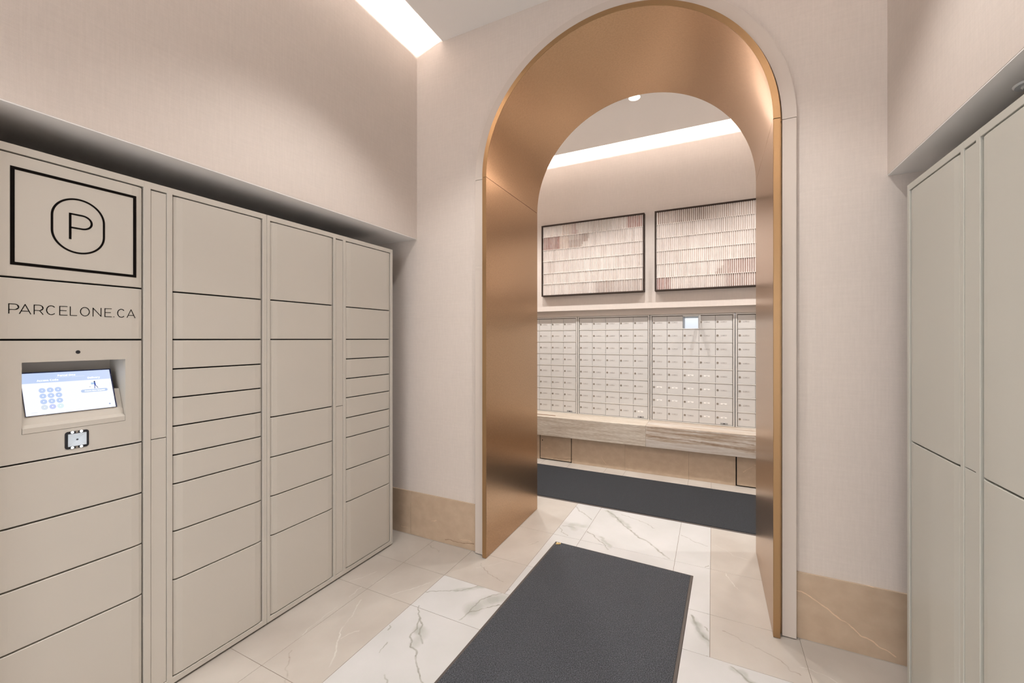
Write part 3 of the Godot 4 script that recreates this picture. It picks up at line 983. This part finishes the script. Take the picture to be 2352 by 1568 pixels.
	var words := [["Parcel One", 0.48, 0.085, 0.0085], ["Access Code", 0.27, 0.185, 0.0085], ["Delivery", 0.79, 0.185, 0.0085], ["Create New Request", 0.78, 0.522, 0.0055]]
	for r in 4:
		for k in 3:
			words.append([["1", "2", "3", "4", "5", "6", "7", "8", "9", "<", "0", ">"][r * 3 + k], (125 + k * 54) / 640.0, (196 + r * 62) / 460.0, 0.0045])
	for w: Array in words:
		var tm := TextMesh.new()
		tm.text = w[0]
		tm.font_size = 32
		tm.pixel_size = w[3] / 32.0
		tm.depth = 0.0002
		var o := put("screen_text", tm, M["screen text glow"], panel)
		o.transform = Transform3D(basis_, d + Vector3(1, 0, 0) * wide * float(w[1]) + down * tall * float(w[2]) + out * 0.0004)
	area("screen_beam", Vector3(XL - 0.03, 1.225, -0.60), Vector2(0.22, 0.15), Vector3(22, 90, 0), 0.008, rgb(214, 228, 255))
	# camera eye
	st = begin()
	var facing := Basis(Vector3(1, 0, 0), Vector3(0, 0, 1), Vector3(0, -1, 0))
	lathe(st, PackedVector2Array([Vector2(0.006, -0.004), Vector2(0.006, 0.0008), Vector2(0.0045, 0.0012), Vector2(0, 0.0006)]), facing, Vector3(0.212, 1.355, 0.0), 20)
	obj("camera_eye", st, M["black plastic"], panel)
	# scanner: black rounded frame, white hollow pyramid, four lamps
	var cx := 0.2095
	var cy := 1.0565
	var hw := 0.0295
	st = begin()
	var outer := PackedVector2Array()
	for k in 4:
		var s: Vector2 = [Vector2(1, 1), Vector2(-1, 1), Vector2(-1, -1), Vector2(1, -1)][k]
		outer.append_array(arc(Vector2(cx, cy) + s * (hw - 0.008), 0.008, 0.008, k * 90.0, k * 90.0 + 90.0, 6))
	extrude(st, outer, -0.006, 0.0018)
	obj("scanner_frame", st, M["black plastic"], panel)
	st = begin()
	var iw := 0.0225
	var tip := Vector3(cx, cy, 0.0022)
	var cs: Array[Vector3] = []
	for s: Array in [[-1, -1], [1, -1], [1, 1], [-1, 1]]:
		cs.append(Vector3(cx + s[0] * iw, cy + s[1] * iw * 0.93, 0.0052))
	for k in 4:
		var n0: Vector3 = cs[k]
		var n1: Vector3 = cs[(k + 1) % 4]
		tri(st, n0, n1, tip)
		quad(st, Vector3(n0.x, n0.y, 0.001), Vector3(n1.x, n1.y, 0.001), n1, n0)
	obj("scanner_cone", st, M["pale plastic"], panel)
	st = begin()
	lathe(st, PackedVector2Array([Vector2(0.0028, 0.0), Vector2(0.0028, 0.0012), Vector2(0, 0.0012)]), facing, Vector3(cx, cy, 0.0028), 14)
	obj("scanner_eye", st, M["black plastic"], panel)
	for s: Array in [[-0.0115, 0.026], [0.0105, 0.026], [-0.0115, -0.026], [0.0105, -0.026]]:
		st = begin()
		lathe(st, PackedVector2Array([Vector2(0.0042, 0.0), Vector2(0.0036, 0.0018), Vector2(0.0018, 0.003), Vector2(0, 0.0034)]), facing, Vector3(cx + s[0], cy + s[1], 0.0018), 14)
		obj("scanner_lamp", st, M["led glow"], panel)
	for s: float in [0.026, -0.026]:
		st = begin()
		lathe(st, PackedVector2Array([Vector2(0.0034, 0.0), Vector2(0.0034, 0.0012), Vector2(0.002, 0.0016), Vector2(0.0012, 0.0008), Vector2(0, 0.0008)]), facing, Vector3(cx - 0.0005, cy + s, 0.0018), 14)
		obj("scanner_sensor", st, M["lock steel"], panel)
	var glow := OmniLight3D.new()
	glow.name = numbered("scanner_glow")
	glow.light_color = rgb(235, 246, 255)
	glow.light_energy = 0.0004
	glow.light_size = 0.01
	glow.omni_range = 9.0
	glow.omni_attenuation = 2.0
	glow.shadow_enabled = true
	add_child(glow)
	glow.position = Vector3(XL + 0.03, 1.0565, -0.6)

func make_lockers() -> void:
	var r_kiosk := [1.979, 1.592, 1.397, 1.007, 0.812, 0.618, 0.424, 0.036]
	var r_many := [1.979, 1.590, 1.397, 1.278, 1.162, 1.046, 0.929, 0.812, 0.620, 0.424, 0.036]
	var r_mid := [1.979, 1.592, 1.397, 1.013, 0.815, 0.622, 0.428, 0.036]
	var r_end := [1.979, 1.590, 1.397, 1.280, 1.163, 1.049, 0.929, 0.812, 0.621, 0.428, 0.036]
	make_locker("putty grey parcel locker bank with touch screen terminal and black P emblem", Vector3(XL, 0, -0.390), PI / 2, 0.8735,
		[[0, 0.0195], [0.3925, 0.4145], [0.4665, 0.4855], [0.853, 0.8735]], [[0.0195, 0.3925, r_kiosk], [0.4855, 0.853, r_many]], [0.4145, 0.4665], 2)
	make_locker("plain putty grey parcel locker bank between the terminal bank and the arch wall", Vector3(XL, 0, -1.2645), PI / 2, 0.8735,
		[[0, 0.0165], [0.3905, 0.4065], [0.459, 0.479], [0.853, 0.8735]], [[0.0165, 0.3905, r_mid], [0.479, 0.853, r_end]], [0.4065, 0.459])
	var r_two := [1.979, 1.003, 0.036]
	make_locker("pale grey locker bank of tall doors against the right wall", Vector3(XR, 0, -2.139), -PI / 2, 0.8735,
		[[0, 0.0195], [0.386, 0.405], [0.469, 0.490], [0.853, 0.8735]], [[0.0195, 0.386, r_two], [0.490, 0.853, r_two]], [0.405, 0.469], -1, M["cool locker paint"])

# ------------------------------------------------------------------ mail room
func make_mailboxes() -> void:
	var z := -4.70
	var p := 0.822
	var cw := 0.1556
	var rh := 0.1404
	var y0 := 0.522
	var labels := ["white mailbox panel at the far left, half hidden by the arch", "white mailbox panel under the left picture", "white mailbox panel with one open glowing box in its top row", "white mailbox panel at the far right, cut off by the arch"]
	for k in 4:
		var x := -2.236 + k * p - 0.001
		var t := thing("mailbox_panel", labels[k], "mailboxes", Vector3(x, 0, z), 0, "mailbox panels")
		var st := begin()
		var w := cw * 5
		var h := rh * 8
		if k == 2:
			bx(st, Vector3(-0.015, y0 - 0.012, -0.4), Vector3(w + 0.015, y0 + rh * 7, -0.006))
			bx(st, Vector3(-0.015, y0 + rh * 7, -0.4), Vector3(cw * 2, y0 + h + 0.014, -0.006))
			bx(st, Vector3(cw * 3, y0 + rh * 7, -0.4), Vector3(w + 0.015, y0 + h + 0.014, -0.006))
			bx(st, Vector3(cw * 2, y0 + h - 0.008, -0.4), Vector3(cw * 3, y0 + h + 0.014, -0.006))
		else:
			bx(st, Vector3(-0.015, y0 - 0.012, -0.4), Vector3(w + 0.015, y0 + h + 0.014, -0.006))
		obj("carcass", st, M["mailbox frame"], t)
		st = begin()   # dark sheet added for the shade in the joints between the doors
		if k == 2:
			bx(st, Vector3(-0.015, y0 - 0.012, -0.0065), Vector3(w + 0.015, y0 + rh * 7, -0.0055))
			bx(st, Vector3(-0.015, y0 + rh * 7, -0.0065), Vector3(cw * 2, y0 + h + 0.014, -0.0055))
			bx(st, Vector3(cw * 3, y0 + rh * 7, -0.0065), Vector3(w + 0.015, y0 + h + 0.014, -0.0055))
		else:
			bx(st, Vector3(-0.015, y0 - 0.012, -0.0065), Vector3(w + 0.015, y0 + h + 0.014, -0.0055))
		obj("backing", st, M["mailbox gap shade"], t)
		st = begin()
		for s: Array in [[-0.0185, -0.004], [w + 0.004, w + 0.0185]]:
			bx(st, Vector3(s[0], y0 - 0.012, -0.02), Vector3(s[1], y0 + h + 0.016, 0.010), 0.0015)
		bx(st, Vector3(-0.0035, y0 + h + 0.003, -0.02), Vector3(w + 0.0035, y0 + h + 0.016, 0.006), 0.0012)
		bx(st, Vector3(-0.0035, y0 - 0.012, -0.02), Vector3(w + 0.0035, y0 - 0.004, 0.006), 0.0012)
		obj("frame", st, M["mailbox frame"], t)
		for r in range(1, 8):
			obj("rail", box(Vector3(0.0, y0 + r * rh - 0.0035, -0.008), Vector3(w, y0 + r * rh + 0.0055, 0.004), 0.0015), M["mailbox frame"], t)
		var rng := RandomNumberGenerator.new()
		rng.seed = 100 + k
		for r in 8:
			for c in 5:
				var a := Vector3(c * cw, y0 + r * rh, 0)
				var open := k == 2 and r == 7 and c == 2
				st = begin()
				var lo := Vector3(0.0013, 0.0068 if r > 0 else 0.0, -0.005)
				var hi := Vector3(cw - 0.0013, rh - 0.0044, 0.0)
				bx(st, lo, hi, 0.0008)
				var d := obj("mailbox_door", st, M["mailbox metal"], t, a)
				st = begin()
				var face := Basis(Vector3(1, 0, 0), Vector3(0, 0, 1), Vector3(0, -1, 0))
				var ly := 0.071
				lathe(st, PackedVector2Array([Vector2(0.0105, 0.0), Vector2(0.0105, 0.0020), Vector2(0.0090, 0.0030), Vector2(0.0060, 0.0030), Vector2(0.0054, 0.0018), Vector2(0, 0.0018)]), face, Vector3(0.0195, ly, 0.0), 16)
				obj("lock", st, M["lock steel"], d)
				var white := (k == 2 and [[0, 3], [0, 4], [1, 0], [1, 1], [1, 2], [1, 3], [1, 4], [2, 0], [2, 1], [2, 2], [2, 3], [3, 2], [3, 3]].has([r, c])) or (k == 1 and r == 0 and c == 4)
				obj("label_window", box(Vector3(0.047, ly - 0.0075, -0.001), Vector3(0.104, ly + 0.0075, 0.0012), 0.0006), M["white label"] if white else M["label window"], d)
				obj("name_card", box(Vector3(0.066, ly - 0.002, 0.0), Vector3(0.084, ly + 0.002, 0.0016)), M["emblem plate"], d)
				if open:   # swung out on its right edge
					d.transform = Transform3D(Basis(Vector3.UP, deg_to_rad(98)), a + Vector3(cw - 0.002, 0, 0.004)) * Transform3D(Basis(), Vector3(-cw, 0, 0))
				if r == 0 and c == 4:
					var plate := obj("emblem_plate", box(Vector3(0.045, 0.004, -0.001), Vector3(0.113, 0.020, 0.0014), 0.0006), M["emblem plate"], d)
					var wing := begin()
					extrude(wing, PackedVector2Array([Vector2(0.066, 0.008), Vector2(0.092, 0.008), Vector2(0.079, 0.0165)]), 0.001, 0.0018)
					obj("emblem", wing, M["black print"], plate)

func make_counter() -> void:
	# vein-cut stone ledge below the mailboxes
	var t := thing("stone_counter", "long vein-cut stone ledge running under the mailboxes", "counter")
	obj("stone_slab", box(Vector3(-3.19, 0.293, -4.72), Vector3(-0.6155, 0.509, -4.37), 0.002), M["vein-cut stone"], t)
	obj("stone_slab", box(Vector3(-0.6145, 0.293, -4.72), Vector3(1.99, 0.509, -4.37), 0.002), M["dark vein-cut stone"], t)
	# brown stone panels under it; two are access doors with open joints
	var b := thing("counter_base", "low brown stone base under the ledge with two access doors", "counter base")
	var stone: Material = M["brown stone"]
	obj("backing", box(Vector3(-3.19, 0.0, -4.5), Vector3(1.99, 0.292, -4.446)), M["dark gap"], b)
	for x: Array in [[-3.19, -2.41, 0], [-2.409, -1.812, 0], [-1.802, -1.432, 1], [-1.423, -0.8325, 0], [-0.8315, -0.2115, 0], [-0.2105, 0.200, 0], [0.211, 0.58, 1], [0.588, 1.2, 0], [1.201, 1.99, 0]]:
		var lift: float = 0.011 if x[2] == 1 else 0.0
		var d := obj("access_door" if x[2] == 1 else "stone_panel", box(Vector3(x[0], lift, -4.447), Vector3(x[1], 0.291, -4.43), 0.001), stone, b)
		if x[2] == 1 and x[0] < 0:
			var st := begin()
			lathe(st, PackedVector2Array([Vector2(0.006, 0), Vector2(0.006, 0.001), Vector2(0, 0.001)]), Basis(Vector3(1, 0, 0), Vector3(0, 0, 1), Vector3(0, -1, 0)), Vector3(-1.777, 0.222, -4.43), 12)
			obj("keyhole", st, M["dark gap"], d)
	tag(obj("wooden_strip", box(Vector3(-1.95, 0.509, -4.475), Vector3(-1.63, 0.513, -4.462), 0.001), M["wood"]), "thin dark wooden strip lying on the stone ledge at left", "strip")

func stain(picture: int, row: int, f: float, g: float) -> Array:
	# colour and strength of the paint at a fraction along and down a row
	var red := rgb(128, 72, 54)
	var rose := rgb(138, 80, 70)
	var tan_ := rgb(164, 128, 100)
	var brown := rgb(118, 82, 60)
	if picture == 0:
		match row:
			0:
				if f > 0.855: return [rose, 0.95]
				if f > 0.21 and f < 0.30: return [tan_, 0.55]
				if f >= 0.30 and f < 0.375 - 0.03 * (1 - g): return [rose, 0.6]
			1:
				if f < 0.18: return [red, 1.0]
				if f < 0.27: return [tan_, 0.6]
				if f < 0.41: return [brown, 0.55 if g < 0.45 else 0.8]
				if f < 0.49 and g < 0.75 - (f - 0.41) * 4.0: return [brown, 0.8]
			4:
				if f > 0.3 and f < 0.5 and g > 0.7: return [tan_, 0.15]
			5:
				if f > 0.555 and f < 0.75: return [brown, 0.55]
				if f >= 0.75: return [brown, 0.35 + 0.4 * f - 0.3]
	else:
		match row:
			0:
				if f < 0.40: return [brown, 0.62]
				if f < 0.8: return [tan_, 0.2]
			4:
				if f > 0.47 and f < 0.555 and g > 0.95 - (f - 0.47) * 8.0: return [brown, 0.7]
				if f >= 0.555: return [rgb(140, 96, 82), 0.7]
			5:
				if f < 0.125: return [rose, 0.85]
				if f > 0.57: return [rgb(138, 98, 84), 0.65]
	return [tan_, 0.0]

func make_picture(index: int, label: String, x0: float) -> void:
	var w := 1.186
	var h := 0.847
	var t := thing("picture", label, "picture", Vector3(x0, 1.906, -4.62), 0, "framed relief pictures")
	var f := 0.014
	var st := begin()
	bx(st, Vector3(0, 0, 0), Vector3(w, f, 0.066), 0.001)
	bx(st, Vector3(0, h - f, 0), Vector3(w, h, 0.066), 0.001)
	bx(st, Vector3(0, f, 0), Vector3(f, h - f, 0.066), 0.001)
	bx(st, Vector3(w - f, f, 0), Vector3(w, h - f, 0.066), 0.001)
	obj("frame", st, M["frame wood"], t)
	obj("backing", box(Vector3(f, f, 0.004), Vector3(w - f, h - f, 0.046)), M["casing paint"], t)
	var rng := RandomNumberGenerator.new()
	rng.seed = 500 + index
	var cuts: Array = [[0.0, 0.157, 0.345, 0.51, 0.685, 0.84, 1.0], [0.0, 0.16, 0.335, 0.505, 0.67, 0.845, 1.0]][index]
	var iw := w - 2 * f
	var ih := h - 2 * f
	var seams := begin()
	for k in range(1, 6):
		var sy: float = h - f - ih * cuts[k]
		bx(seams, Vector3(f, sy - 0.0018, 0.044), Vector3(w - f, sy + 0.0018, 0.0585), 0.0006)
	obj("row_seam", seams, M["seam paint"], t)
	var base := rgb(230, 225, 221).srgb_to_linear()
	for r in 6:
		st = begin()
		var ya: float = h - f - ih * cuts[r] - 0.0012
		var yb: float = h - f - ih * cuts[r + 1] + 0.0012
		var count := 62
		var rng_row := rng.randf_range(-0.45, 0.45)
		for k in count:
			var shift := rng_row if k > 0 else 0.0
			var xa := f + iw * (k + shift) / count
			var xb := f + iw * (k + 1 + (rng_row if k < count - 1 else 0.0)) / count
			var xm := xa + (xb - xa) * rng.randf_range(0.35, 0.6)
			var top := 0.057 + rng.randf_range(-0.001, 0.003)
			var steps := 5
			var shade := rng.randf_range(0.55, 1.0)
			var strong := rng.randf_range(0.72, 1.0)
			var wob: Array[float] = []
			for s in steps + 1:
				wob.append(rng.randf_range(-0.0010, 0.0010))
			for s in steps:
				var g0 := float(s) / steps
				var g1 := float(s + 1) / steps
				var pa: float = lerpf(ya, yb, g0)
				var pb: float = lerpf(ya, yb, g1)
				var info := stain(index, r, (k + 0.5) / count, (g0 + g1) / 2)
				var mix: float = info[1] * strong * rng.randf_range(0.85, 1.0)
				var paint: Color = info[0]
				var deep := base.lerp(rgb(188, 173, 164).srgb_to_linear(), shade * rng.randf_range(0.85, 1.0)).lerp(paint.srgb_to_linear(), mix)  # valleys tinted darker for the shade between ridges, then stained
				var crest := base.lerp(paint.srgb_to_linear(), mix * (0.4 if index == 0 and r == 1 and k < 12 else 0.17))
				var q: Array[Vector3] = [Vector3(xa, pb, 0.0465), Vector3(xm + wob[s + 1], pb, top), Vector3(xb, pb, 0.0465), Vector3(xa, pa, 0.0465), Vector3(xm + wob[s], pa, top), Vector3(xb, pa, 0.0465)]
				# left flank, then right flank: painted valley shade and stain run part of the way up each
				for side in 2:
					var lo0 := q[0] if side == 0 else q[2]
					var lo1 := q[3] if side == 0 else q[5]
					var mid0 := lo0.lerp(q[1], 0.55)
					var mid1 := lo1.lerp(q[4], 0.55)
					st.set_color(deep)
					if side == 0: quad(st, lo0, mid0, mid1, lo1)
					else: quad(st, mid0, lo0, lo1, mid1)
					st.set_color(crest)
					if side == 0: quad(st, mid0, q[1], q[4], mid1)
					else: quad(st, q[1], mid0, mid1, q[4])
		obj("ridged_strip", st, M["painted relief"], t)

func make_mats() -> void:
	for k in 2:
		var w: float = [0.872, 3.4][k]
		var d: float = [1.50, 0.875][k]
		var label: String = ["dark grey carpet mat on white marble tiles in the foreground", "long dark grey carpet runner in front of the mailboxes"][k]
		var t := thing("floor_mat", label, "mat", Vector3([-0.562, -0.5][k], 0, [-1.902, -3.805][k]), deg_to_rad([-2.0, 0.0][k]))
		var st := begin()
		# rubber edge, sloping down outwards
		var b := 0.019
		var lo := Vector3(-w / 2, 0.0003, -d / 2)
		var hi := Vector3(w / 2, 0.006, d / 2)
		var c: Array[Vector3] = [Vector3(lo.x, 0.0003, hi.z), Vector3(hi.x, 0.0003, hi.z), Vector3(hi.x, 0.0003, lo.z), Vector3(lo.x, 0.0003, lo.z)]
		var m: Array[Vector3] = [Vector3(lo.x + 0.003, 0.003, hi.z - 0.003), Vector3(hi.x - 0.003, 0.003, hi.z - 0.003), Vector3(hi.x - 0.003, 0.003, lo.z + 0.003), Vector3(lo.x + 0.003, 0.003, lo.z + 0.003)]
		var i: Array[Vector3] = [Vector3(lo.x + b, 0.0042, hi.z - b), Vector3(hi.x - b, 0.0042, hi.z - b), Vector3(hi.x - b, 0.0042, lo.z + b), Vector3(lo.x + b, 0.0042, lo.z + b)]
		for n in 4:
			var o := (n + 1) % 4
			quad(st, c[n], c[o], m[o], m[n])
			quad(st, m[n], m[o], i[o], i[n])
		quad(st, i[0], i[1], i[2], i[3])
		quad(st, c[3], c[2], c[1], c[0])
		obj("rubber_border", st, M["rubber"], t)
		obj("carpet_pile", box(Vector3(lo.x + b * 0.8, 0.0035, lo.z + b * 0.8), Vector3(hi.x - b * 0.8, 0.0085, hi.z - b * 0.8), 0.002), M["carpet" if k == 0 else "runner carpet"], t)

func make_small_things() -> void:
	# a torn yellow scrap on the near mat's far left corner
	var st := begin()
	var rng := RandomNumberGenerator.new()
	rng.seed = 9
	for c: Array in [[Vector3(0, 0.006, 0), Vector3(0.013, 0.008, 0.009)], [Vector3(0.014, 0.0075, -0.004), Vector3(0.006, 0.007, 0.006)], [Vector3(-0.008, 0.004, 0.004), Vector3(0.006, 0.004, 0.004)]]:
		var at: Vector3 = c[0]
		var r: Vector3 = c[1]
		var pts: Array[Array] = []
		for a in 5:
			var row: Array[Vector3] = []
			for b in 8:
				var th := PI * a / 4.0
				var ph := TAU * b / 8.0
				var k := rng.randf_range(0.75, 1.15)
				row.append(at + Vector3(r.x * sin(th) * cos(ph), r.y * cos(th), -r.z * sin(th) * sin(ph)) * (k if a > 0 and a < 4 else 1.0))
			pts.append(row)
		for a in 4:
			for b in 8:
				var p: Vector3 = pts[a + 1][b]
				var q: Vector3 = pts[a + 1][(b + 1) % 8]
				var s: Vector3 = pts[a][(b + 1) % 8]
				var u: Vector3 = pts[a][b]
				if a == 3:
					tri(st, p, s, u)
				elif a == 0:
					tri(st, p, q, u)
				else:
					quad(st, p, q, s, u)
	var scrap := obj("paper_scrap", st, M["crumb"], self, Vector3(-0.940, 0.0075, -2.622))
	tag(scrap, "tiny yellow crumpled scrap on the far left corner of the near mat", "scrap")
	# small white dome under the right soffit
	var cap := thing("ceiling_sensor", "small white round cap under the soffit above the right lockers", "sensor", Vector3(0.80, 2.110, -1.65))
	st = begin()
	lathe(st, PackedVector2Array([Vector2(0, -0.012), Vector2(0.02, -0.011), Vector2(0.024, -0.006), Vector2(0.036, -0.005), Vector2(0.04, 0.0)]), Basis(), Vector3.ZERO, 28)
	obj("cap_plate", st, M["white plastic"], cap)

func _ready() -> void:
	make_camera_and_light()
	make_materials()
	make_lamps()
	make_shell()
	make_floor()
	make_trim()
	make_lockers()
	make_counter()
	make_mailboxes()
	make_picture(0, "left framed relief picture with a red block at its left edge", -1.840)
	make_picture(1, "right framed relief picture, its right end cut off by the arch", -0.549)
	make_mats()
	make_small_things()
